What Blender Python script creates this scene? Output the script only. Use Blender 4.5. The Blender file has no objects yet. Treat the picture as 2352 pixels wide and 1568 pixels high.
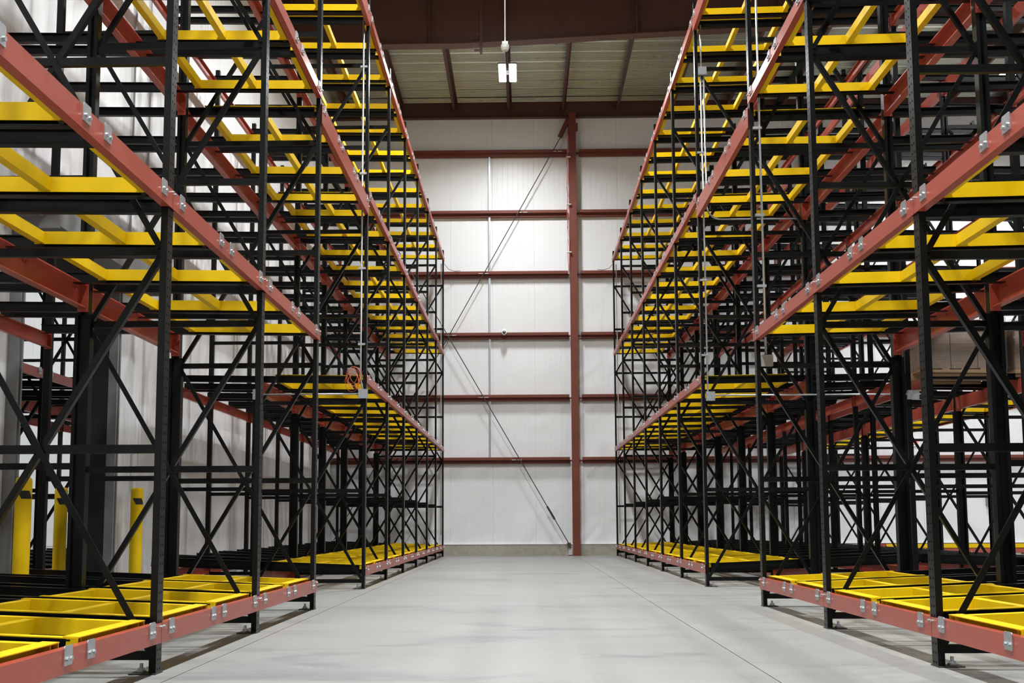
import bpy, math, random
from mathutils import Vector, Matrix, Euler
random.seed(7)
S = bpy.context.scene
COL = S.collection

# ------------------------------------------------------------------ camera
cam_d = bpy.data.cameras.new('camera'); cam = bpy.data.objects.new('camera', cam_d); COL.objects.link(cam)
p_, y_, r_ = [math.radians(a) for a in (5.82636594, -1.10619457, .23697352)]
Ry = Matrix(((math.cos(y_), -math.sin(y_), 0), (math.sin(y_), math.cos(y_), 0), (0, 0, 1)))
Rp = Matrix(((1, 0, 0), (0, math.cos(p_), math.sin(p_)), (0, -math.sin(p_), math.cos(p_))))
Rr = Matrix(((math.cos(r_), 0, -math.sin(r_)), (0, 1, 0), (math.sin(r_), 0, math.cos(r_))))
Rm = Rr @ Rp @ Ry
M4 = Matrix.Identity(4)
for i in range(3):
    M4[i][0], M4[i][1], M4[i][2] = Rm[0][i], Rm[2][i], -Rm[1][i]
M4.translation = Vector((0, 0, .9))
cam.matrix_world = M4
cam_d.sensor_width = 36; cam_d.lens = 2540 / 2352 * 36
cam_d.shift_x = 22.3 / 2352; cam_d.shift_y = 158.9 / 2352
cam_d.clip_end = 200
S.camera = cam

# ------------------------------------------------------------------ world, exposure
W = bpy.data.worlds.new('world'); S.world = W; W.use_nodes = True
W.node_tree.nodes['Background'].inputs[0].default_value = (.02, .02, .022, 1)
W.node_tree.nodes['Background'].inputs[1].default_value = 1
vs = S.view_settings
vs.view_transform = 'Standard'; vs.look = 'None'; vs.gamma = 1; vs.use_curve_mapping = False
vs.exposure = 0.32
LAMP_W = 765.0          # each high-bay fixture
LENS_E = 40.0

# ------------------------------------------------------------------ materials
def nd(nt, t, **kw):
    n = nt.nodes.new(t)
    for k, v in kw.items(): setattr(n, k, v)
    return n
def mat(name, col, rough=.5, metal=0, var=.08, scale=6, bump=0, bscale=60, stretch=(1, 1, 1), rvar=.08, spec=.5):
    m = bpy.data.materials.new(name); m.use_nodes = True; nt = m.node_tree; b = nt.nodes['Principled BSDF']
    b.inputs['Metallic'].default_value = metal; b.inputs['Specular IOR Level'].default_value = spec
    geo = nd(nt, 'ShaderNodeNewGeometry'); mp = nd(nt, 'ShaderNodeMapping'); mp.inputs['Scale'].default_value = stretch
    nt.links.new(geo.outputs['Position'], mp.inputs[0])
    n = nd(nt, 'ShaderNodeTexNoise'); n.inputs['Scale'].default_value = scale; n.inputs['Detail'].default_value = 6; n.inputs['Roughness'].default_value = .6
    nt.links.new(mp.outputs[0], n.inputs['Vector'])
    r = nd(nt, 'ShaderNodeMapRange'); r.inputs[1].default_value = .25; r.inputs[2].default_value = .75
    r.inputs[3].default_value = 1 - var; r.inputs[4].default_value = 1 + var
    nt.links.new(n.outputs[0], r.inputs[0])
    mx = nd(nt, 'ShaderNodeVectorMath', operation='SCALE'); mx.inputs[0].default_value = col
    nt.links.new(r.outputs[0], mx.inputs['Scale']); nt.links.new(mx.outputs[0], b.inputs['Base Color'])
    r2 = nd(nt, 'ShaderNodeMapRange'); r2.inputs[3].default_value = rough - rvar; r2.inputs[4].default_value = rough + rvar
    nt.links.new(n.outputs[0], r2.inputs[0]); nt.links.new(r2.outputs[0], b.inputs['Roughness'])
    if bump:
        n2 = nd(nt, 'ShaderNodeTexNoise'); n2.inputs['Scale'].default_value = bscale; n2.inputs['Detail'].default_value = 3
        nt.links.new(mp.outputs[0], n2.inputs['Vector'])
        bp = nd(nt, 'ShaderNodeBump'); bp.inputs['Strength'].default_value = bump; bp.inputs['Distance'].default_value = .01
        nt.links.new(n2.outputs[0], bp.inputs['Height']); nt.links.new(bp.outputs[0], b.inputs['Normal'])
    return m
def srgb(r, g, b): return tuple(((c / 255) / 12.92 if c < 11 else ((c / 255 + .055) / 1.055) ** 2.4) for c in (r, g, b))
BLACK = mat('black_paint', (.0042, .0046, .0044), .33, var=.25, scale=9, spec=.2, rvar=.05)
RED = mat('red_paint', (.37, .066, .040), .32, var=.08, scale=5)
YELLOW = mat('yellow_paint', (.75, .485, .0), .46, var=.05, scale=4, spec=.25)
GALV = mat('galvanised_steel', (.48, .49, .50), .42, metal=.85, var=.18, scale=40)
OXIDE = mat('oxide_primer', (.165, .045, .03), .5, var=.12, scale=3, spec=.3)
ROOFST = mat('roof_primer', (.098, .046, .036), .5, var=.12, scale=3, spec=.3)
WHITE = mat('white_panel', (.80, .80, .80), .36, spec=.35, var=.025, scale=1.5, bump=.015, bscale=90)
CURB = mat('curb_concrete', (.36, .33, .265), .75, var=.18, scale=9, bump=.3, bscale=60)
DECK = mat('galvalume_deck', (.54, .55, .46), .3, metal=.85, var=.15, scale=3, stretch=(.2, 3, 1))
DARKST = mat('dark_steel', (.035, .036, .036), .5, var=.2, scale=8)
GREY = mat('grey_steel', (.22, .22, .22), .45, var=.1, scale=8)
PLASTIC = mat('white_plastic', (.75, .75, .72), .35)
GLASSB = mat('black_dome', (.01, .01, .01), .12)
WOOD = mat('pallet_wood', (.32, .2, .1), .7, var=.3, scale=14, stretch=(1, 8, 8))
CARTON = mat('brown_carton', (.2, .125, .075), .7, var=.15, scale=7)
ORANGE = mat('orange_cable', (.62, .13, .03), .45)
PINK = mat('red_cable', (.5, .07, .06), .45)
RUBBER = mat('black_rubber', (.008, .008, .008), .6)
CABLE = mat('black_cable', (.012, .012, .012), .5)
def emit(name, col, e):
    m = bpy.data.materials.new(name); m.use_nodes = True; b = m.node_tree.nodes['Principled BSDF']
    b.inputs['Base Color'].default_value = (*col, 1); b.inputs['Emission Color'].default_value = (*col, 1); b.inputs['Emission Strength'].default_value = e
    n = nd(m.node_tree, 'ShaderNodeTexNoise'); n.inputs['Scale'].default_value = 3
    r = nd(m.node_tree, 'ShaderNodeMapRange'); r.inputs[3].default_value = .3; r.inputs[4].default_value = .4
    m.node_tree.links.new(n.outputs[0], r.inputs[0]); m.node_tree.links.new(r.outputs[0], b.inputs['Roughness'])
    return m
LENS = emit('lit_lens', (1, .99, .97), LENS_E)
REDLIT = emit('lit_red_letters', (1, .05, .03), 2.5)
def film_mat():
    m = bpy.data.materials.new('stretch_film'); m.use_nodes = True; nt = m.node_tree; b = nt.nodes['Principled BSDF']
    b.inputs['Base Color'].default_value = (.25, .24, .23, 1); b.inputs['Roughness'].default_value = .07; b.inputs['Specular IOR Level'].default_value = 1
    b.inputs['Alpha'].default_value = .22
    g = nd(nt, 'ShaderNodeNewGeometry'); mp = nd(nt, 'ShaderNodeMapping'); mp.inputs['Scale'].default_value = (3, 3, 22)
    n = nd(nt, 'ShaderNodeTexNoise'); n.inputs['Scale'].default_value = 1.5; n.inputs['Detail'].default_value = 4
    bp = nd(nt, 'ShaderNodeBump'); bp.inputs['Strength'].default_value = .9; bp.inputs['Distance'].default_value = .05
    nt.links.new(g.outputs['Position'], mp.inputs[0]); nt.links.new(mp.outputs[0], n.inputs['Vector'])
    nt.links.new(n.outputs[0], bp.inputs['Height']); nt.links.new(bp.outputs[0], b.inputs['Normal'])
    return m
FILM = film_mat()
def floor_mat():
    m = mat('floor_concrete', (.262, .259, .245), .45, var=.05, scale=30, bump=.04, bscale=40, rvar=.1)
    nt = m.node_tree; b = nt.nodes['Principled BSDF']
    src = b.inputs['Base Color'].links[0].from_socket
    g = nd(nt, 'ShaderNodeNewGeometry'); out = src
    for sc, st, lo, hi, col, amt, seed in ((.42, (.8, 1.25, 1), .5, .68, (.165, .17, .175), .75, 3), (1.15, (.6, 1.35, 1), .54, .68, (.15, .155, .162), .7, 11),
                                           (.25, (1, 1, 1), .45, .62, (.285, .275, .25), .6, 23), (5, (.5, 1.5, 1), .6, .75, (.17, .17, .172), .45, 31)):
        mp = nd(nt, 'ShaderNodeMapping'); mp.inputs['Scale'].default_value = st; mp.inputs['Location'].default_value = (seed, seed * 1.7, 0)
        nt.links.new(g.outputs['Position'], mp.inputs[0])
        n = nd(nt, 'ShaderNodeTexNoise'); n.inputs['Scale'].default_value = sc; n.inputs['Detail'].default_value = 8; n.inputs['Roughness'].default_value = .6
        n.inputs['Distortion'].default_value = .5
        nt.links.new(mp.outputs[0], n.inputs['Vector'])
        r = nd(nt, 'ShaderNodeMapRange'); r.interpolation_type = 'SMOOTHSTEP'
        r.inputs[1].default_value = lo; r.inputs[2].default_value = hi; r.inputs[3].default_value = 0; r.inputs[4].default_value = amt
        nt.links.new(n.outputs[0], r.inputs[0])
        mx = nd(nt, 'ShaderNodeMix', data_type='RGBA'); mx.inputs[7].default_value = (*col, 1)
        nt.links.new(r.outputs[0], mx.inputs[0]); nt.links.new(out, mx.inputs[6]); out = mx.outputs[2]
    nt.links.new(out, b.inputs['Base Color'])
    return m
FLOOR = floor_mat()

# ------------------------------------------------------------------ mesh tools
class MB:
    def __init__(s): s.v = []; s.f = []; s.smooth = False
    def box(s, x0, x1, y0, y1, z0, z1):
        x0, x1 = min(x0, x1), max(x0, x1); y0, y1 = min(y0, y1), max(y0, y1); z0, z1 = min(z0, z1), max(z0, z1)
        b = len(s.v)
        s.v += [(x0, y0, z0), (x1, y0, z0), (x1, y1, z0), (x0, y1, z0), (x0, y0, z1), (x1, y0, z1), (x1, y1, z1), (x0, y1, z1)]
        s.f += [tuple(b + i for i in q) for q in ((0, 3, 2, 1), (4, 5, 6, 7), (0, 1, 5, 4), (1, 2, 6, 5), (2, 3, 7, 6), (3, 0, 4, 7))]
        return s
    def poly(s, pts):
        b = len(s.v); s.v += [tuple(p) for p in pts]; s.f.append(tuple(range(b, b + len(pts)))); return s
    def sweep(s, p, q, prof, up=(0, 0, 1)):
        """prism with 2-D profile (a, b): a across, b along 'up', from p to q"""
        p, q = Vector(p), Vector(q); d = (q - p).normalized(); up = Vector(up)
        a = d.cross(up).normalized(); u = a.cross(d).normalized()
        n = len(prof); b = len(s.v)
        for c in (p, q): s.v += [tuple(c + a * x + u * y) for x, y in prof]
        for i in range(n):
            j = (i + 1) % n; s.f.append((b + i, b + j, b + n + j, b + n + i))
        s.f.append(tuple(b + i for i in reversed(range(n)))); s.f.append(tuple(b + n + i for i in range(n)))
        return s
    def bar(s, p, q, w, h, up=(0, 0, 1)):
        return s.sweep(p, q, [(-w / 2, -h / 2), (w / 2, -h / 2), (w / 2, h / 2), (-w / 2, h / 2)], up)
    def cyl(s, p, q, r, n=12, r2=None):
        p, q = Vector(p), Vector(q); d = (q - p).normalized(); up = Vector((0, 0, 1)) if abs(d.z) < .9 else Vector((1, 0, 0))
        a = d.cross(up).normalized(); u = a.cross(d); b = len(s.v); r2 = r if r2 is None else r2
        for c, R in ((p, r), (q, r2)):
            s.v += [tuple(c + (a * math.cos(t) + u * math.sin(t)) * R) for t in (2 * math.pi * i / n for i in range(n))]
        for i in range(n):
            j = (i + 1) % n; s.f.append((b + i, b + j, b + n + j, b + n + i))
        s.f.append(tuple(b + i for i in reversed(range(n)))); s.f.append(tuple(b + n + i for i in range(n)))
        return s
    def lathe(s, prof, n=24, c=(0, 0, 0)):
        b = len(s.v); k = len(prof)
        for r, z in prof: s.v += [(c[0] + r * math.cos(2 * math.pi * i / n), c[1] + r * math.sin(2 * math.pi * i / n), c[2] + z) for i in range(n)]
        for a in range(k - 1):
            for i in range(n):
                j = (i + 1) % n; s.f.append((b + a * n + i, b + a * n + j, b + (a + 1) * n + j, b + (a + 1) * n + i))
        s.f.append(tuple(b + i for i in reversed(range(n)))); s.f.append(tuple(b + (k - 1) * n + i for i in range(n)))
        return s
    def tube(s, pts, r, n=8):
        pts = [Vector(p) for p in pts]; b = len(s.v); prev = None
        for i, p in enumerate(pts):
            d = (pts[min(i + 1, len(pts) - 1)] - pts[max(i - 1, 0)]).normalized()
            if prev is None:
                up = Vector((0, 0, 1)) if abs(d.z) < .9 else Vector((1, 0, 0)); a = d.cross(up).normalized()
            else:
                a = (prev - d * prev.dot(d)).normalized()
            prev = a; u = d.cross(a)
            s.v += [tuple(p + (a * math.cos(2 * math.pi * k / n) + u * math.sin(2 * math.pi * k / n)) * r) for k in range(n)]
        for i in range(len(pts) - 1):
            for k in range(n):
                j = (k + 1) % n; s.f.append((b + i * n + k, b + i * n + j, b + (i + 1) * n + j, b + (i + 1) * n + k))
        s.f.append(tuple(b + k for k in reversed(range(n)))); s.f.append(tuple(b + (len(pts) - 1) * n + k for k in range(n)))
        return s
    def flip(s, sg):
        if sg < 0:
            s.v = [(-x, y, z) for x, y, z in s.v]; s.f = [tuple(reversed(f)) for f in s.f]
        return s
    def mesh(s, name, m, smooth=False):
        me = bpy.data.meshes.new(name); me.from_pydata(s.v, [], s.f); me.materials.append(m)
        if smooth:
            me.polygons.foreach_set('use_smooth', [len(p.vertices) == 4 for p in me.polygons])
        me.update(); return me
def obj(name, me, parent=None, loc=(0, 0, 0), rot=None):
    o = bpy.data.objects.new(name, me); COL.objects.link(o)
    if parent: o.parent = parent
    o.location = loc
    if rot: o.rotation_euler = rot
    return o
def thing(name, label, cat, loc=(0, 0, 0), group=None, rot=None):
    o = bpy.data.objects.new(name, None); COL.objects.link(o); o.location = loc; o.empty_display_size = .2
    if rot: o.rotation_euler = rot
    return tag(o, label, cat, group)
def tag(o, label, cat, group=None):
    o['label'] = label; o['category'] = cat
    if group: o['group'] = group
    return o
def struct(o): o['kind'] = 'structure'; return o

# ------------------------------------------------------------------ layout numbers
ZL = [4.244, 6.769, 9.290, 11.820, 15.557, 18.095, 20.622, 23.141, 25.667, 28.191, 30.692]   # near edge of each upright, left rack
DR = .277
YW, HC = 31.4, 13.2           # back wall face, roof deck
XWL, WT = -5.5, .3            # left wall face, thickness
X0, X1, Y0 = -16.0, 19.0, -15.0
OP0, OP1, OPH = 11.68, 14.43, 4.1   # door opening in left wall

# ------------------------------------------------------------------ floor
fl = struct(obj('floor', MB().box(X0, X1, Y0, YW + .3, -.2, -.012).mesh('floor', DARKST)))
xs = [-1 * 3.535 * k - 2.09 for k in range(4, -1, -1)] + [1.445 + 3.535 * k for k in range(6)]
xs = [X0] + [x for x in xs if X0 + .5 < x < X1 - .5] + [X1]
ys = [9.5 + 3.535 * k for k in range(-8, 8)]; ys = [Y0] + [y for y in ys if Y0 + .5 < y < YW - .5] + [YW + .3]
g = .0035
for i in range(len(xs) - 1):
    for j in range(len(ys) - 1):
        gy = g * .45
        obj('slab', MB().box(xs[i] + g, xs[i + 1] - g, ys[j] + gy, ys[j + 1] - gy, -.012, 0).mesh('slab', FLOOR), fl)

# ------------------------------------------------------------------ walls of ribbed insulated panels
def panel_mesh(w, h, nr=8):
    """panel in the XZ plane facing -Y, shallow v ribs and joint returns at both edges"""
    m = MB(); pts = [(0, .012), (.006, 0)]; st = (w - .012) / nr
    for k in range(1, nr):
        x = .006 + st * k; pts += [(x - .006, 0), (x, .0035), (x + .006, 0)]
    pts += [(w - .006, 0), (w, .012)]
    for (a, ya), (b, yb) in zip(pts, pts[1:]): m.poly([(a, ya, 0), (b, yb, 0), (b, yb, h), (a, ya, h)])
    return m.mesh('panel', WHITE)
PW = 1.21
CURBH = .313
wb = struct(obj('wall_back', MB().box(X0, X1, YW + .013, YW + .3, 0, HC + .2).mesh('wall_back', WHITE)))
pm = panel_mesh(PW, HC - CURBH)
x = .335 - PW * 13
while x < X1:
    if x > X0: obj('panel', pm, wb, (x, YW, CURBH))
    x += PW
wl = struct(obj('wall_left', MB().box(XWL - WT, XWL - .013, Y0, OP0 - .09, 0, HC + .2).box(XWL - WT, XWL - .013, OP1 + .09, YW, 0, HC + .2)
                .box(XWL - WT, XWL - .013, OP0 - .09, OP1 + .09, OPH, HC + .2).mesh('wall_left', WHITE)))
y = OP0 - .09
def lpanel(ya, w, z0=0.0): obj('panel', panel_mesh(w, HC - z0, max(2, round(w / .151))), wl, (XWL, ya + w, z0), (0, 0, -math.pi / 2))
pl_ = panel_mesh(PW, HC)
y = OP0 - .09 - PW
while y > Y0 - PW: obj('panel', pl_, wl, (XWL, y, 0), (0, 0, math.pi / 2)) if False else obj('panel', pl_, wl, (XWL, y, 0), (0, 0, math.pi / 2)); y -= PW
y = OP1 + .09
while y < YW - .02:
    w = min(PW, YW - y)
    obj('panel', pl_ if w > PW - .01 else panel_mesh(w, HC, 4), wl, (XWL, y, 0), (0, 0, math.pi / 2)); y += PW
n = 3; w = (OP1 - OP0 + .18) / n
hp = panel_mesh(w, HC - OPH, 6)
for k in range(n): obj('panel', hp, wl, (XWL, OP0 - .09 + k * w, OPH), (0, 0, math.pi / 2))
struct(obj('wall_right', MB().box(X1, X1 + .3, Y0, YW, 0, HC + .2).mesh('wall_right', WHITE)))
struct(obj('wall_front', MB().box(X0, X1, Y0 - .3, Y0, 0, HC + .2).mesh('wall_front', DARKST)))  # unseen end wall, coloured dark so the black rack paint reflects less light
struct(obj('wall_far_left', MB().box(X0 - .3, X0, Y0, YW, 0, HC + .2).mesh('wall_far_left', WHITE)))
# concrete curb under the back wall
struct(obj('baseboard_back', MB().box(XWL, X1, YW - .06, YW + .02, 0, CURBH - .012).box(XWL, X1, YW - .035, YW + .02, CURBH - .012, CURBH).mesh('baseboard_back', CURB)))
struct(obj('trim_1', MB().box(XWL, X1, YW - .07, YW + .005, CURBH, CURBH + .02).mesh('trim_1', WHITE)))

# ---- girts, wind column, sag struts, brace rods on the back wall
GZ = [(2.586, 2.745), (4.365, 4.540), (6.153, 6.342), (7.937, 8.128), (9.728, 9.908), (11.526, 11.696)]
def girt_mesh(L):
    pr = [(0, 0), (-.11, 0), (-.11, .085), (-.205, .095), (-.205, .165), (-.195, .178), (0, .178)]
    m = MB(); k = len(pr)
    for xx in (0, L): m.v += [(xx, a, b) for a, b in pr]
    for i in range(k): j = (i + 1) % k; m.f.append((i, k + i, k + j, j))
    m.f.append(tuple(range(k))); m.f.append(tuple(k + i for i in reversed(range(k))))
    return m.mesh('girt', OXIDE)
cols = [-5.2, 1.462, 8.3, 15.1]
for ci, (a, b) in enumerate(zip([XWL - .02] + cols[1:], cols[1:] + [X1])):
    a2 = a + (.2 if ci else 0); b2 = b - (.16 if b != X1 else 0)
    gm = girt_mesh(b2 - a2)
    for z0, z1 in GZ: obj('girt', gm, wb, (a2, YW, z0))
    if b != X1:
        for z0, z1 in GZ:
            obj('girt_clip', MB().box(b2 - .01, b - .1, YW - .13, YW - .1, z0 + .05, z0 + .1).box(b + .1, b + .21, YW - .13, YW - .1, z0 + .05, z0 + .1).mesh('girt_clip', OXIDE), wb)
for cx in cols[1:]:
    obj('column', MB().box(cx - .1, cx + .1, YW - .31, YW - .298, 0, 12.75).box(cx - .004, cx + .004, YW - .298, YW - .02, 0, 12.75)
        .box(cx - .1, cx + .1, YW - .02, YW - .008, 0, 12.75).box(cx - .13, cx + .13, YW - .33, YW, 0, .02).mesh('column', OXIDE), wb)
    obj('column_bracket', MB().box(cx - .13, cx - .1, YW - .28, YW - .1, 12.2, 12.6).box(cx + .1, cx + .16, YW - .3, YW - .14, 12.25, 12.45).mesh('column_bracket', OXIDE), wb)
for i in range(5):
    for sx_ in (-.955,):
        obj('sag_strut', MB().box(sx_ - .028, sx_ + .028, YW - .1, YW - .096, GZ[i][1] - .02, GZ[i + 1][0] + .02).box(sx_ - .028, sx_ - .024, YW - .1, YW - .05, GZ[i][1] - .02, GZ[i + 1][0] + .02).mesh('sag_strut', GALV), wb)
yr = YW - .24
obj('brace_rod', MB().cyl((1.33, yr, 12.42), (-5.35, yr, .45), .0125, 8).mesh('brace_rod', DARKST), wb)
obj('brace_rod', MB().cyl((1.23, yr - .03, .36), (-5.4, yr - .03, 11.9), .0125, 8).mesh('brace_rod', DARKST), wb)
d = Vector((-3.32, 0, 5.77)).normalized(); a = Vector((1.23, yr - .03, .36)) + d * .75
obj('turnbuckle', MB().cyl(a, a + d * .42, .03, 8).mesh('turnbuckle', DARKST), wb)
obj('rod_gusset', MB().sweep((1.36, yr + .02, 12.62), (1.1, yr + .02, 12.05), [(-.07, -.01), (.07, -.01), (.07, .01), (-.07, .01)], (0, 1, 0)).mesh('rod_gusset', OXIDE), wb)
obj('rod_gusset', MB().box(1.2, 1.3, YW - .26, YW - .05, .315, .36).mesh('rod_gusset', OXIDE), wb)
obj('anchor_clip', MB().box(1.24, 1.34, YW - .12, YW - .055, .02, .2).mesh('anchor_clip', PLASTIC), wb)
for px_, pz_ in ((1.02, 11.63), (.0, 9.83), (-1.13, 8.04), (-2.05, 6.25), (-1.13, 4.46), (-.2, 2.68)):
    obj('rod_washer', MB().box(px_ - .14, px_ - .02, YW - .212, YW - .204, pz_ + .0, pz_ + .014).box(px_ + .02, px_ + .14, YW - .212, YW - .204, pz_, pz_ + .014).mesh('rod_washer', PLASTIC), wb)

# ------------------------------------------------------------------ roof
ce = struct(obj('ceiling', MB().box(X0, X1, Y0, YW + .3, HC + .12, HC + .3).mesh('ceiling', GREY)))
DP = .605
def deck_mesh():
    pts = [(0, -.01), (.012, .055), (.03, .055), (.045, 0)]
    for k in range(6):
        a = .075 + k * .085; pts += [(a, 0), (a + .012, .03), (a + .032, .03), (a + .044, 0)]
    pts.append((DP, -.01)); m = MB(); k = len(pts)
    for xx in (X0, X1): m.v += [(xx, p, q) for p, q in pts]
    for i in range(k - 1): m.f.append((i, i + 1, k + i + 1, k + i))
    return m.mesh('deck_panel', DECK)
dm = deck_mesh(); y = Y0
while y < YW + .2: obj('deck_panel', dm, ce, (0, y, HC)); y += DP
pr = [(-.065, -.27), (-.065, -.285), (.004, -.285), (.004, -.012), (.07, -.012), (.07, 0), (-.004, 0), (-.004, -.27)]
pum = MB().sweep((0, Y0, 0), (0, YW - .02, 0), [(p, q) for p, q in pr]).mesh('purlin', ROOFST)
for k in range(-8, 12): obj('purlin', pum, ce, (-1.95 + 1.59 * k, 0, HC - .005))
# end rafter on the back wall and tapered main frames
obj('end_rafter', MB().box(X0, X1, YW - .02, YW + .01, 12.70, HC).box(X0, X1, YW - .16, YW + .005, 12.69, 12.705).mesh('end_rafter', ROOFST), ce)
def rafter_bottom(X): return 11.64 if X < -1.3 else 11.64 + (X + 1.3) * .047
for fy in (24.0, 16.4, 8.8, 1.2):
    m = MB(); top = HC - .29
    kn = [X0, -1.3, 8, X1]
    for a, b in zip(kn, kn[1:]):
        za, zb = min(rafter_bottom(a), 12.1), min(rafter_bottom(b), 12.1)
        m.poly([(a, fy - .006, za), (b, fy - .006, zb), (b, fy - .006, top), (a, fy - .006, top)])
        m.poly([(b, fy + .006, zb), (a, fy + .006, za), (a, fy + .006, top), (b, fy + .006, top)])
        m.bar((a, fy, za), (b, fy, zb), .28, .02)
    m.box(X0, X1, fy - .14, fy + .14, top, top + .02)
    obj('rafter', m.mesh('rafter', ROOFST), ce)
    for sx_ in (-8.3, -5.2, -2.07, -.37, 2.6, 5.8, 9):
        for sd in (-1, 1):
            obj('stiffener', MB().box(sx_ - .012, sx_ + .012, fy + sd * .006, fy + sd * .13, rafter_bottom(sx_) + .01 if sx_ < 8 else 12.12, top).mesh('stiffener', ROOFST), ce)
obj('flange_hanger', MB().box(-.93, -.87, 23.78, 23.8, 11.35, 12.9).box(-1.05, -.93, 23.77, 23.81, 11.42, 11.46).box(-1.05, -.93, 23.77, 23.81, 11.6, 11.64).box(-1.05, -.93, 23.77, 23.81, 11.78, 11.82).mesh('flange_hanger', ROOFST), ce)

# ------------------------------------------------------------------ high-bay lamps
lens_m = MB().box(-.08, .08, -.55, .55, -.012, 0).mesh('lens', LENS)
house_m = MB().box(-.235, -.035, -.58, .58, .002, .04).box(.035, .235, -.58, .58, .002, .04).box(-.035, .035, -.12, .12, .005, .05).box(-.06, .06, -.2, .2, .05, .11).mesh('housing', GREY)
rod_m = MB().cyl((0, -.5, .05), (0, -.5, .66), .006, 6).cyl((0, .5, .05), (0, .5, .66), .006, 6).mesh('hanger', GALV)
def lamp(x, y, label, on=1.0, z=12.5):
    t = thing('high_bay_lamp', label, 'lamp', (x, y, z), 'high bay lamps under the roof')
    obj('housing', house_m, t); obj('hanger', rod_m, t)
    for s_ in (-.135, .135): obj('lens', lens_m, t, (s_, 0, 0))
    for s_ in (-.135, .135):
        l = bpy.data.lights.new('lamp_light', 'AREA'); l.shape = 'RECTANGLE'; l.size = .155; l.size_y = 1.08; l.energy = LAMP_W * on / 2; l.color = (.935, .975, 1)
        l.spread = math.radians(149)
        lo = bpy.data.objects.new('lamp_light', l); COL.objects.link(lo); lo.parent = t; lo.location = (s_, 0, -.014)
    return t
lamp(-.36, 27.6, 'twin lit high bay lamp hanging above the main aisle below the roof', .48)
lamp(-.36, 20.2, 'high bay lamp over the middle of the main aisle, above the frame', .9)
lamp(-.36, 12.8, 'high bay lamp over the near part of the main aisle, above the frame', .62)
lamp(-.36, 5.4, 'high bay lamp over the aisle just ahead of the viewer')
lamp(-.36, -2.0, 'high bay lamp over the aisle just behind the viewer')
lamp(-.36, -9.4, 'high bay lamp over the aisle far behind the viewer')
lamp(12.45, 27.8, 'small bright twin high bay lamp far right, seen through the upper racks', .6, 12.27)
for yy, wd in ((20.2, 'middle'), (12.8, 'nearer'), (5.4, 'nearest')): lamp(12.0, yy, 'high bay lamp over the %s part of the next aisle on the right' % wd)
lamp(-11.5, 25.0, 'high bay lamp in the room beyond the left opening, at its far end', .8)
lamp(-11.5, 14.0, 'high bay lamp in the room beyond the left opening, at its near end', .8)
# sensor on a long rod
t = thing('ceiling_sensor', 'small white sensor on a long thin white rod above the aisle', 'sensor', (-.2745, 18.0, 8.93))
obj('rod', MB().cyl((0, 0, .1), (0, 0, 4.1), .012, 8).mesh('rod', PLASTIC), t)
obj('body', MB().lathe([(.02, -.075), (.05, -.07), (.07, -.03), (.07, .02), (.055, .04)], 20).box(-.05, .05, -.05, .05, .03, .075).mesh('body', PLASTIC), t)
obj('antenna', MB().cyl((0, 0, -.075), (.003, 0, -.3), .004, 6).mesh('antenna', GREY), t)

# ------------------------------------------------------------------ racks
PH = 8.62
LEV = [.185, 2.897, 5.603, 8.297]
STR = [.11, 1.37, 2.62, 3.87, 5.11, 6.36, 7.60]
def post_mesh(sg, holes=True):
    m = MB(); T = .006; D = .044
    if holes:
        p = .0575; n = int(PH / p)
        zt = n * p
        for a, b in ((0, .02), (.04, .06), (.08, .1)): m.poly([(0, b, 0), (0, a, 0), (0, a, PH), (0, b, PH)])
        for a, b in ((.02, .04), (.06, .08)):
            m.poly([(0, b, zt), (0, a, zt), (0, a, PH), (0, b, PH)])
            for k in range(n):
                z0, z1 = k * p, (k + 1) * p; c = ((a + b) / 2, (z0 + z1) / 2); i0 = len(m.v)
                ou = [(a, z0), (c[0], z0), (b, z0), (b, c[1]), (b, z1), (c[0], z1), (a, z1), (a, c[1])]
                inn = [(c[0] + .0068 * math.cos(t_), c[1] + .0085 * math.sin(t_)) for t_ in (math.radians(225 + 45 * q) for q in range(8))]
                m.v += [(0, q[0], q[1]) for q in ou] + [(0, q[0], q[1]) for q in inn]
                for q in range(8):
                    r = (q + 1) % 8; m.f.append((i0 + r, i0 + q, i0 + 8 + q, i0 + 8 + r))
    else: m.box(0, T, 0, .1, 0, PH)
    m.box(.0005, D, 0, T, 0, PH).box(.0005, D, .1 - T, .1, 0, PH)
    return m.flip(sg).mesh('post', BLACK)
def mid_post_mesh(sg):
    m = MB()
    for z0, z1, a, b in ((0, 2.70, -.068, .068), (2.70, PH, -.045, .045)):
        m.box(a, a + .03, 0, .09, z0, z1).box(b - .03, b, 0, .09, z0, z1).box(a + .03, b - .03, .03, .06, z0, z1)
    return m.flip(sg).mesh('post', BLACK)
def rear_post_mesh(sg): return MB().box(-.036, -.03, 0, .07, 0, PH).box(-.03, .036, 0, .006, 0, PH).box(-.03, .036, .064, .07, 0, PH).flip(sg).mesh('post', BLACK)
def chan_strut(u0, u1, sg): return MB().box(u0, u1, -.018, -.014, -.027, .027).box(u0, u1, -.014, .018, .023, .027).box(u0, u1, -.014, .018, -.027, -.023).flip(sg).mesh('strut', BLACK)
def brace_mesh(z0, z1, v, sg):
    L = [(-.02, -.02), (.02, -.02), (.02, -.014), (-.014, -.014), (-.014, .02), (-.02, .02)]
    return MB().sweep((.05, v, z0), (1.50, v, z1), L, (0, 1, 0)).flip(sg).mesh('brace', BLACK)
def front_beam_mesh(L, h, sg):
    m = MB().box(-.014, -.008, 0, L, 0, h).box(-.008, .042, .055, L - .055, h - .007, h).box(-.008, .042, .055, L - .055, 0, .007)
    return m.flip(sg).mesh('front_beam', RED)
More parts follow.
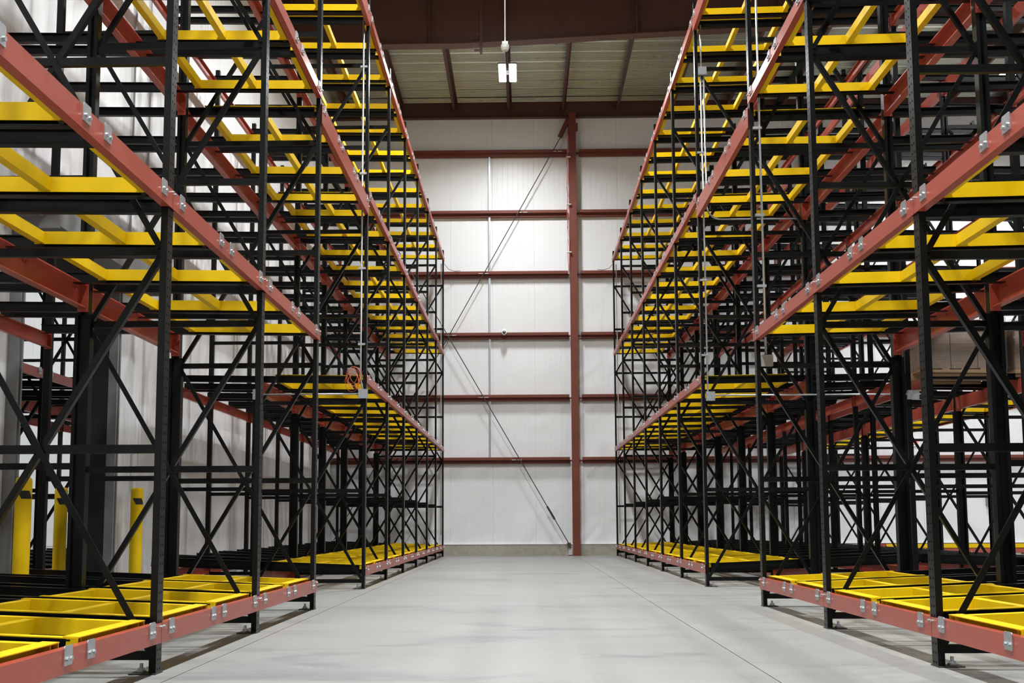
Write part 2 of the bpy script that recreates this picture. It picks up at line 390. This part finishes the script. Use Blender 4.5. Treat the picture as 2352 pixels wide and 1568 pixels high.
def mid_beam_mesh(L, sg):   # channel open to the aisle, end plates and bolt pairs at the rail seats
    m = MB().box(.03, .038, 0, L, 0, .205).box(-.035, .03, 0, L, .195, .205).box(-.035, .03, 0, L, 0, .01).box(-.045, .045, 0, .008, -.03, .215).box(-.045, .045, L - .008, L, -.03, .215)
    return m.flip(sg).mesh('middle_beam', RED)
def rear_beam_mesh(L, sg):
    m = MB().box(.0, .006, 0, L, 0, .15).box(-.04, .0, 0, L, .143, .15).box(-.04, .0, 0, L, 0, .007).box(-.045, .03, 0, .007, -.01, .155).box(-.045, .03, L - .007, L, -.01, .155)
    return m.flip(sg).mesh('rear_beam', RED)
def rail_mesh(L, sg, D):
    m = MB().box(0, L, -.03, .03, -.007, 0).box(0, L, -.004, .004, -D + .007, -.007).box(0, L, -.03, .03, -D, -D + .007)
    if D > .1: m.box(0, L, -.022, .022, -D + .036, -D + .042)
    return m.flip(sg).mesh('rail', BLACK)
def stop_mesh(sg):
    m = MB(); w, a, b, c = .048, -.08, .016, .009
    pts = [(-w, a), (w, a), (w, b - c), (w - c, b), (-w + c, b), (-w, b - c)]
    k = len(pts)
    m.v += [(-.0205, p, q) for p, q in pts] + [(-.0145, p, q) for p, q in pts]
    m.f.append(tuple(reversed(range(k)))); m.f.append(tuple(range(k, 2 * k)))
    for i in range(k): j = (i + 1) % k; m.f.append((i, j, k + j, k + i))
    for v in (-.024, .024): m.cyl((-.0205, v, -.048), (-.032, v, -.048), .012, 6)
    return m.flip(sg).mesh('stop_plate', GALV)
def bolt_mesh(sg): return MB().cyl((-.014, 0, 0), (-.028, 0, 0), .009, 6).flip(sg).mesh('bolt', GALV)
plate_cache = {}
def rack(label, XF, sg, Y, tunnel, holes=True, far=False, first=0, depth=2):
    root = thing('pallet_rack', label, 'rack', (XF, 0, 0))
    UM, UR = 1.545, 2.95
    fp, mp, rp = post_mesh(sg, holes), mid_post_mesh(sg), rear_post_mesh(sg)
    s1, s2 = chan_strut(.044, UM - .045, sg), chan_strut(UM + .045, UR - .036, sg)
    br = [[brace_mesh(a, b, -.012, sg), brace_mesh(b, a, .016, sg)] for a, b in ((.14, 2.60), (2.64, 5.09), (5.13, 7.58))]
    bpl = MB().box(-.004, .16, -.02, .12, 0, .008).flip(sg).mesh('base_plate', DARKST)
    bpm = MB().box(-.09, .09, -.03, .12, 0, .008).mesh('base_plate', DARKST)
    anch = MB().cyl((.105, .05, .008), (.105, .05, .035), .022, 6).cyl((.105, .05, .035), (.105, .05, .062), .011, 8).cyl((.105, .05, .012), (.105, .05, .02), .03, 12).flip(sg).mesh('anchor_bolt', GALV)
    stp, blt = stop_mesh(sg), bolt_mesh(sg)
    pair = MB().cyl((-.014, 0, 0), (-.026, 0, 0), .008, 6).cyl((-.014, .04, 0), (-.026, .04, 0), .008, 6).flip(sg)
    pair = MB(); pair.cyl((.03, 0, 0), (.02, 0, 0), .012, 6).cyl((.03, .045, 0), (.02, .045, 0), .012, 6); pair = pair.flip(sg).mesh('bolt', RED)
    rail0, railn = rail_mesh(3.0, sg, .13), rail_mesh(2.95, sg, .093)
    for i in range(first, len(Y)):
        y = Y[i]
        for me, u, nm in ((fp, 0, 'post'), (mp, UM, 'post'), (rp, UR, 'post')):
            q = obj(nm, me, root, (sg * u, y, 0))
            b = obj('base_plate', bpl if u == 0 else bpm, q)
            if u == 0: obj('anchor_bolt', anch, q)
        for z in STR: obj('strut', s1, root, (0, y + .05, z))
        for z in (.11, 1.40, 3.91, 6.40): obj('strut', s2, root, (0, y + .04, z))
        for a, b in br:
            obj('diagonal_brace', a, root, (0, y + .05, 0)); obj('diagonal_brace', b, root, (0, y + .05, 0))
    lanes = []
    cache = {}
    for i in range(first, len(Y) - 1):
        tun = i == tunnel
        a, b = Y[i] + .05, Y[i + 1] + .05; n = 3 if tun else 2; L = b - a
        offs = []
        for k in range(n): offs += [.18 + 1.22 * k, 1.12 + 1.22 * k]
        offs[-1] = L - .18; 
        if not tun: offs[2], offs[3] = L - .18 - .94, L - .18
        else: offs[2], offs[3] = L / 2 - .47, L / 2 + .47; offs[4] = L - .18 - .94
        for lv, z in enumerate(LEV):
            if tun and lv < 2: continue
            h, dz = .121, 0
            if tun: h, dz = .24, (-.145 if lv == 2 else 0)
            ztop = z + .121 + dz
            e0 = -.045 if (i > first and i - 1 == tunnel and lv < 2) or i == first else .004
            e1 = -.045 if (i + 1 == tunnel and lv < 2) or i == len(Y) - 2 else .004
            key = (round(L, 3), round(h, 2), e0, e1)
            if key not in cache: cache[key] = front_beam_mesh(L - e0 - e1, h, sg)
            fb = obj('front_beam', cache[key], root, (0, a + e0, ztop - h))
            for k in range(2 * n): obj('stop_plate', stp, fb, (0, offs[k] - e0, h))
            for yy in (.022, L - e0 - e1 - .022):
                obj('bolt', blt, fb, (0, yy, h - .022))
                if h > .2: obj('bolt', blt, fb, (0, yy, h - .11))
            key = ('m', round(L, 3))
            if key not in cache: cache[key] = (mid_beam_mesh(L - .09, sg), rear_beam_mesh(L - .07, sg))
            mb = obj('middle_beam', cache[key][0], root, (sg * UM, Y[i] + .09, z + dz - .145))
            rb = obj('rear_beam', cache[key][1], root, (sg * UR, Y[i] + .07, z + dz - .075))
            for k in range(n * 2):
                obj('bolt', pair, mb, (0, offs[k] - .062, .155)); 
            sl = .042 if lv == 0 else .017
            th = math.atan(sl) * sg
            for k in range(2 * n):
                obj('rail', rail0 if lv == 0 else railn, root, (sg * (.08 if lv == 0 else .012), a + offs[k], z + dz + (.137 if lv == 0 else .111)), (0, -th, 0))
            for k in range(n): lanes.append((lv, i, a + (offs[2 * k] + offs[2 * k + 1]) / 2, z + dz + (.05 if lv == 0 else .04), sl))
    return root, lanes
# ---- push-back carts
def cart_meshes():
    C = 1.30; s_ = MB().box(0, C, .425, .431, 0, .0945).box(.0, C, .431, .498, .0893, .095)
    side = s_.mesh('side_channel', YELLOW)
    front = MB().box(-.014, .07, -.495, .495, .0955, .1005).box(.062, .068, -.424, .424, .002, .0955).box(.015, .062, -.424, .424, .002, .008).box(-.01, .05, -.497, -.49, .03, .0955).box(-.01, .05, .49, .497, .03, .0955).mesh('cross_member', YELLOW)
    mid = MB().box(.0, .006, -.424, .424, .004, .088).box(.006, .062, -.424, .424, .082, .088).box(.006, .062, -.424, .424, .004, .01).mesh('cross_member', YELLOW)
    wh = MB().cyl((0, .4315, .004), (0, .439, .004), .022, 14).cyl((0, .4235, .004), (0, .4315, .004), .005, 8).mesh('wheel', RUBBER)
    return C, side, front, mid, wh
CC, C_SIDE, C_FRONT, C_MID, C_WH = cart_meshes()
ORD = 'first second third fourth fifth sixth seventh eighth ninth tenth eleventh twelfth thirteenth fourteenth fifteenth sixteenth seventeenth eighteenth nineteenth twentieth twenty-first twenty-second twenty-third'.split()
LVN = ['floor level', 'second level', 'third level', 'top level']
PI = math.pi
def carts(lanes, XF, sg, keep, side):
    cnt = [0] * 4
    for lv, i, yc, z, sl in lanes:
        if not keep(lv, yc): continue
        lab = 'yellow cart on the %s of the %s rack, %s from the camera' % (LVN[lv], side, ORD[cnt[lv]]); cnt[lv] += 1
        t = thing('push_back_cart', lab, 'cart', (XF + sg * .055, yc, z), 'yellow carts on the %s of the %s rack' % (LVN[lv], side), (0, -math.atan(sl), 0 if sg > 0 else PI))
        obj('side_channel', C_SIDE, t); obj('side_channel', C_SIDE, t, (CC, 0, 0), (0, 0, PI))
        obj('cross_member', C_FRONT, t); obj('cross_member', C_MID, t, (CC * .5 - .03, 0, 0)); obj('cross_member', C_MID, t, (CC - .075, 0, 0))
        if yc < 20:
            for u in (.04, CC - .05):
                obj('wheel', C_WH, t, (u, 0, 0)); obj('wheel', C_WH, t, (u, 0, 0), (0, 0, PI))
keepA = lambda lv, yc: yc > (0, 0, 9.3, 14.5)[lv]
XL, XR = -2.2334, 2.5665
rk, ln = rack('tall push-back pallet rack with red beams along left side of the aisle', XL, -1, ZL, 3)
carts(ln, XL, -1, keepA, 'left')
ZR = [v + DR for v in ZL]
rk, ln = rack('tall push-back pallet rack with red beams along right side of the aisle', XR, 1, ZR, 3)
carts(ln, XR, 1, keepA, 'right')
XB = 8.75
rk, ln = rack('dark pallet rack standing back to back behind the right aisle rack', XB, -1, ZR, 3, False, True, 3)
carts(ln, XB, -1, lambda lv, yc: lv == 1 and yc > 18.4, 'rear right')
rk, ln = rack('dim pallet rack in the next room seen through left wall opening', -6.55, -1, [12.3 + 2.524 * k for k in range(7)], 99, False, True, 0)

# ------------------------------------------------------------------ door opening in the left wall
dr = struct(obj('door_1', MB().box(XWL - WT - .02, XWL + .005, OP1, OP1 + .09, 0, OPH).box(XWL - WT - .02, XWL + .005, OP0 - .09, OP0, 0, OPH).box(XWL - WT - .02, XWL + .005, OP0 - .09, OP1 + .09, OPH - .06, OPH + .02).mesh('door_1', RUBBER)))
for yy in (OP1 + .0, OP0 - .12): obj('door_guide', MB().box(XWL + .004, XWL + .12, yy, yy + .035, 0, OPH + .1).box(XWL + .004, XWL + .12, yy + .085, yy + .12, 0, OPH + .1).box(XWL + .004, XWL + .03, yy + .035, yy + .085, 0, OPH + .1).mesh('door_guide', GREY), dr)
obj('door_hood', MB().box(XWL + .03, XWL + .5, 11.55, 15.1, 4.12, 4.62).box(XWL + .02, XWL + .52, 11.52, 11.56, 4.08, 4.64).box(XWL + .02, XWL + .52, 15.09, 15.13, 4.08, 4.64).mesh('door_hood', GREY), dr)
obj('door_motor', MB().box(XWL + .1, XWL + .36, 11.25, 11.52, 4.2, 4.45).cyl((XWL + .23, 11.5, 4.5), (XWL + .23, 11.3, 4.5), .07, 14).mesh('door_motor', GREY), dr)
for k, (bx, by, lb) in enumerate(((-5.2, 11.42, 'nearest yellow steel bollard at the left wall opening, black arrow near top'),
                                  (-6.15, 14.62, 'yellow steel bollard in the middle, on the far side of the wall opening'),
                                  (-5.22, 14.86, 'yellow steel bollard with black arrow against white wall, rightmost of three'))):
    t = thing('bollard', lb, 'bollard', (bx, by, 0), 'yellow bollards at the left opening')
    obj('sleeve', MB().lathe([(.086, 0), (.0825, .05), (.0825, 1.36), (.076, 1.385), (.06, 1.40), (.055, 1.40)], 28).mesh('sleeve', YELLOW, True), t)
    m = MB(); az = math.radians(-68); N = 8
    for q in range(N):
        u0, u1 = q / N, (q + 1) / N
        def P(u, w_): a_ = az + (u - .5) * 1.5; zz = 1.26 - .03 * 0 - w_ * .085; a_ += w_ * .55; return (.0838 * math.cos(a_), .0838 * math.sin(a_), zz)
        for q2 in range(6): m.poly([P(u0, (q2 + 1) / 6), P(u1, (q2 + 1) / 6), P(u1, q2 / 6), P(u0, q2 / 6)])
    obj('arrow_decal', m.mesh('arrow_decal', RUBBER), t)

# ------------------------------------------------------------------ electrical
def conduit(label, pts, r=.012, clamps=(), group=None, m=GALV, name='conduit'):
    t = tag(obj(name, MB().tube(pts, r, 10).mesh(name, m, True)), label, 'conduit', group)
    for c in clamps:
        obj('clamp', MB().box(c[0] - .05, c[0] + .05, c[1] - .02, c[1] + .02, c[2] - .014, c[2] + .014).mesh('clamp', GALV), t)
    return t
def jbox(label, c, w, h, d_=.05):
    t = tag(obj('junction_box', MB().box(c[0] - w / 2, c[0] + w / 2, c[1] - d_, c[1], c[2] - h / 2, c[2] + h / 2).mesh('junction_box', GALV)), label, 'box')
    obj('cover', MB().box(c[0] - w / 2 - .004, c[0] + w / 2 + .004, c[1] - d_ - .004, c[1] - d_, c[2] - h / 2 - .004, c[2] + h / 2 + .004).mesh('cover', GALV), t)
    for a in (-1, 1):
        for b in (-1, 1):
            obj('screw', MB().cyl((c[0] + a * (w / 2 - .012), c[1] - d_ - .004, c[2] + b * (h / 2 - .012)), (c[0] + a * (w / 2 - .012), c[1] - d_ - .009, c[2] + b * (h / 2 - .012)), .006, 8).mesh('screw', GALV), t)
    return t
yl = ZL[4] - .02
conduit('galvanised conduit clipped to left rack upright at the cross passage', [(-2.31, yl, 8.3), (-2.31, yl, 2.95), (-2.29, yl, 2.86), (-2.275, yl, 2.78)], .0125, [(-2.3, yl, z) for z in (7.55, 5.95, 4.55, 3.45)])
jbox('galvanised junction box with orange wires on left rack upright', (-2.268, yl, 2.735), .125, .125)
conduit('horizontal galvanised conduit running into the left rack', [(-2.33, yl - .02, 2.735), (-3.76, yl - .02, 2.735)])
jbox('tall galvanised box at the inner end of left conduit', (-3.8, yl, 2.735), .06, .14)
t = thing('cable_coil', 'loose orange cable coil hanging above junction box on left rack', 'cable', (-2.38, yl - .03, 2.9))
for k in range(6):
    r0 = random.uniform(.06, .12); pts = []
    ox, oz = random.uniform(-.06, .02), random.uniform(0, .12); ph = random.uniform(0, 6)
    for q in range(26):
        a_ = ph + q / 25 * random.uniform(6.0, 6.6); pts.append((ox + r0 * math.cos(a_) * .9, .02 * math.sin(a_ * 2 + k), oz + r0 * 1.25 * math.sin(a_)))
    if k > 2: pts += [(ox + .02, 0, -.05), (.06, 0, -.12), (.1, 0, -.15 - .03 * (k - 3))]
    obj('strand', MB().tube(pts, .0035, 6).mesh('strand', ORANGE, True), t)
y3, y4 = ZR[3] - .02, ZR[4] - .02
conduit('galvanised conduit down the near right upright, to a square box', [(2.665, y3, 8.3), (2.665, y3, 2.74)], .0125, [(2.64, y3, z) for z in (6.9, 5.3, 4.3, 3.5)])
jbox('square galvanised box on right rack upright beside the passage', (2.665, y3 - .01, 2.66), .12, .12)
conduit('galvanised conduit above the upper box, top of right rack upright', [(2.655, y4, 8.25), (2.655, y4, 7.6)])
jbox('small galvanised box high on far upright of the right passage', (2.665, y4, 7.53), .115, .115)
conduit('left one of two parallel conduits on right rack upright', [(2.645, y4, 7.47), (2.645, y4, 2.76)], .0125, [(2.62, y4, z) for z in (6.3, 4.4, 3.3)])
pts = [(2.69, y4, 7.47), (2.69, y4, 5.5)] + [(2.69 + .2 * (1 - math.cos(a_)), y4, 5.5 - .2 * math.sin(a_)) for a_ in [math.pi / 2 * q / 8 for q in range(1, 9)]] + [(4.05, y4, 5.3)]
conduit('galvanised conduit bending from vertical into the right rack', pts, .0125)
jbox('square galvanised box halfway down right upright, feeding horizontal conduit', (2.675, y4, 2.70), .12, .125)
conduit('long horizontal galvanised conduit running into the right rack', [(2.74, y4 - .025, 2.715), (5.75, y4 - .025, 2.715)])
jbox('galvanised box hanging on the long horizontal right conduit', (5.55, y4 - .02, 2.70), .155, .125)
for sx_, lb in ((-2.31, 'thin pale conduit behind last upright of the left rack'), (2.67, 'thin pale conduit behind last upright of the right rack')):
    conduit(lb, [(sx_, ZL[10] + .1 + (DR if sx_ > 0 else 0), 8.25), (sx_, ZL[10] + .1 + (DR if sx_ > 0 else 0), .6)], .012, m=PLASTIC)
    sg = 1 if sx_ < 0 else -1
    conduit('short black cable sagging from %s rack top to back wall' % ('left' if sx_ < 0 else 'right'), [(sx_ + sg * .06, 30.85, 8.28), (sx_ + sg * .2, 30.95, 8.12), (sx_ + sg * .36, 31.1, 8.10), (sx_ + sg * .52, 31.19, 8.13)], .007, m=CABLE, name='cable')
for k, (yy, zb, lb) in enumerate(((14.98, 4.7, 'left of two vertical conduits high on the left wall'), (15.62, 4.7, 'right of two vertical conduits high on the left wall'))):
    conduit(lb, [(XWL + .03, yy, 13.0), (XWL + .03, yy, zb)], .016)
conduit('thin black cable hanging beside the door guide on left wall', [(XWL + .03, 14.72, 4.0), (XWL + .035, 14.74, 2.4), (XWL + .03, 14.7, 1.9), (XWL + .03, 14.75, 1.6)], .008, m=CABLE, name='cable')
conduit('short white conduit on left wall above the rightmost bollard', [(XWL + .03, 15.35, 2.0), (XWL + .03, 15.35, 1.35)], .014, m=PLASTIC)
# red cables and conduit beside the wind column
t = thing('cable_bundle', 'bundle of thin red cables hanging down left side of wall column', 'cable', (1.322, YW - .345, 0))
for k in range(3):
    obj('strand', MB().tube([(random.uniform(-.03, .01) - .02 * math.sin(z_ * 1.3 + k), random.uniform(-.01, .01) - .02, z_) for z_ in [8.0 + .25 * q for q in range(18)]], .006, 6).mesh('strand', PINK, True), t)
for z_ in (8.6, 10.0, 11.4): obj('strap', MB().box(-.05, .075, -.06, .035, z_, z_ + .02).mesh('strap', PLASTIC), t)
conduit('white conduit on left side of the wall column, behind red cables', [(1.345, YW - .26, 7.9), (1.345, YW - .26, 11.4)], .012, m=PLASTIC)
# dome camera
t = thing('security_camera', 'white dome security camera on wall girt beside the sag strut', 'camera', (-.54, YW - .22, 6.32))
obj('mount', MB().box(-.05, .05, .015, .12, -.05, .05).mesh('mount', PLASTIC), t)
hs = MB().lathe([(.085, 0), (.085, .05), (.07, .075), (.04, .085), (.02, .085)], 24)
obj('housing', hs.mesh('housing', PLASTIC, True), t, (0, -.02, 0), (math.radians(80), 0, 0))
obj('dome', MB().lathe([(.045, .0), (.043, .018), (.03, .035), (.012, .043)], 20).mesh('dome', GLASSB, True), t, (0, -.1, -.0), (math.radians(80), 0, 0))
# exit sign and small electrical box on the far right of the back wall
t = thing('exit_sign', 'small white exit sign with red letters far right on back wall', 'sign', (11.0, YW - .03, 3.02))
obj('housing', MB().box(-.17, .17, 0, .03, 0, .2).mesh('housing', PLASTIC), t)
cu = bpy.data.curves.new('letters', 'FONT'); cu.body = 'EXIT'; cu.size = .15; cu.extrude = .003; cu.align_x = 'CENTER'; cu.materials.append(REDLIT)
co = bpy.data.objects.new('letters_curve', cu); COL.objects.link(co)
lm = bpy.data.meshes.new_from_object(co); bpy.data.objects.remove(co); bpy.data.curves.remove(cu); lm.materials.clear(); lm.materials.append(REDLIT)
obj('letters', lm, t, (0, -.004, .05), (math.pi / 2, 0, 0))
t = tag(obj('wall_box', MB().box(12.95, 13.13, YW - .09, YW, 1.35, 1.6).mesh('wall_box', GREY)), 'grey electrical box on the far right back wall', 'box')
obj('conduit_stub', MB().cyl((13.04, YW - .05, 1.6), (13.04, YW - .05, 2.8), .016, 8).mesh('conduit_stub', GALV), t)

# ------------------------------------------------------------------ wrapped pallets on the rear right rack
def pallet(label, c):
    t = thing('wrapped_pallet', label, 'pallet', c, 'film wrapped pallets in the rear right rack')
    for k in range(5): obj('deck_board', MB().box(-.6 + .275 * k, -.5 + .275 * k, -.5, .5, .1, .12).mesh('deck_board', WOOD), t)
    for k in range(3): obj('stringer', MB().box(-.6, .6, -.5 + .46 * k, -.42 + .46 * k, 0, .1).mesh('stringer', WOOD), t)
    for a in range(3):
        for b in range(2):
            for q in range(2):
                e = random.uniform(0, .01); obj('carton', MB().box(-.58 + .39 * a + e, -.2 + .39 * a, -.48 + .49 * b, -.0 + .49 * b - e, .121 + .36 * q, .121 + .36 * (q + 1) - .004).mesh('carton', CARTON), t)
    m = MB(); N = 14; L_ = [(-.6, -.5), (.61, -.5), (.61, .5), (-.6, .5)]
    for q in range(N):
        z0, z1 = .11 + .76 * q / N, .11 + .76 * (q + 1) / N
        o0, o1 = .006 + .008 * (q % 2), .006 + .008 * ((q + 1) % 2)
        for i in range(4):
            (xa, ya), (xb, yb) = L_[i], L_[(i + 1) % 4]
            f0, f1 = 1 + o0, 1 + o1; m.poly([(xa * f0, ya * f0, z0), (xb * f0, yb * f0, z0), (xb * f1, yb * f1, z1), (xa * f1, ya * f1, z1)])
    obj('stretch_film', m.mesh('stretch_film', FILM), t)
pallet('film wrapped brown cartons on a pallet in right rear rack, left one', (6.42, ZR[4] + .72, 3.0))
pallet('film wrapped brown cartons on a pallet in right rear rack, right one', (7.74, ZR[4] + .72, 2.98))

# ------------------------------------------------------------------ loose beams stacked on the floor at the far right
def loose(label, x0, x1, y, z, m, h=.12, grp='loose beams stacked by the far wall'):
    return tag(obj('loose_beam', MB().box(x0, x1, y, y + .007, z, z + h).box(x0, x1, y, y + .05, z, z + .007).box(x0, x1, y, y + .05, z + h - .007, z + h).mesh('loose_beam', m)), label, 'beam', grp)
for k, xx in enumerate((9.6, 11.4, 13.2)):
    tag(obj('timber', MB().box(xx, xx + .1, 29.0, 29.9, 0, .1).mesh('timber', WOOD)), '%s timber bearer under the stacked loose beams far right' % ('left', 'middle', 'right')[k], 'timber', 'timber bearers')
desc = ['front', 'second', 'third', 'rear']
for lay in range(2):
    for k in range(4):
        m = YELLOW if lay == 1 and k == 0 else RED
        loose('loose %s beam in the far right floor stack, %s layer, %s of four' % ('yellow' if m is YELLOW else 'red', ('bottom', 'top')[lay], desc[k]), 9.3 + .15 * random.random(), 13.6 + .3 * random.random(), 29.05 + .2 * k, .1 + .122 * lay, m)
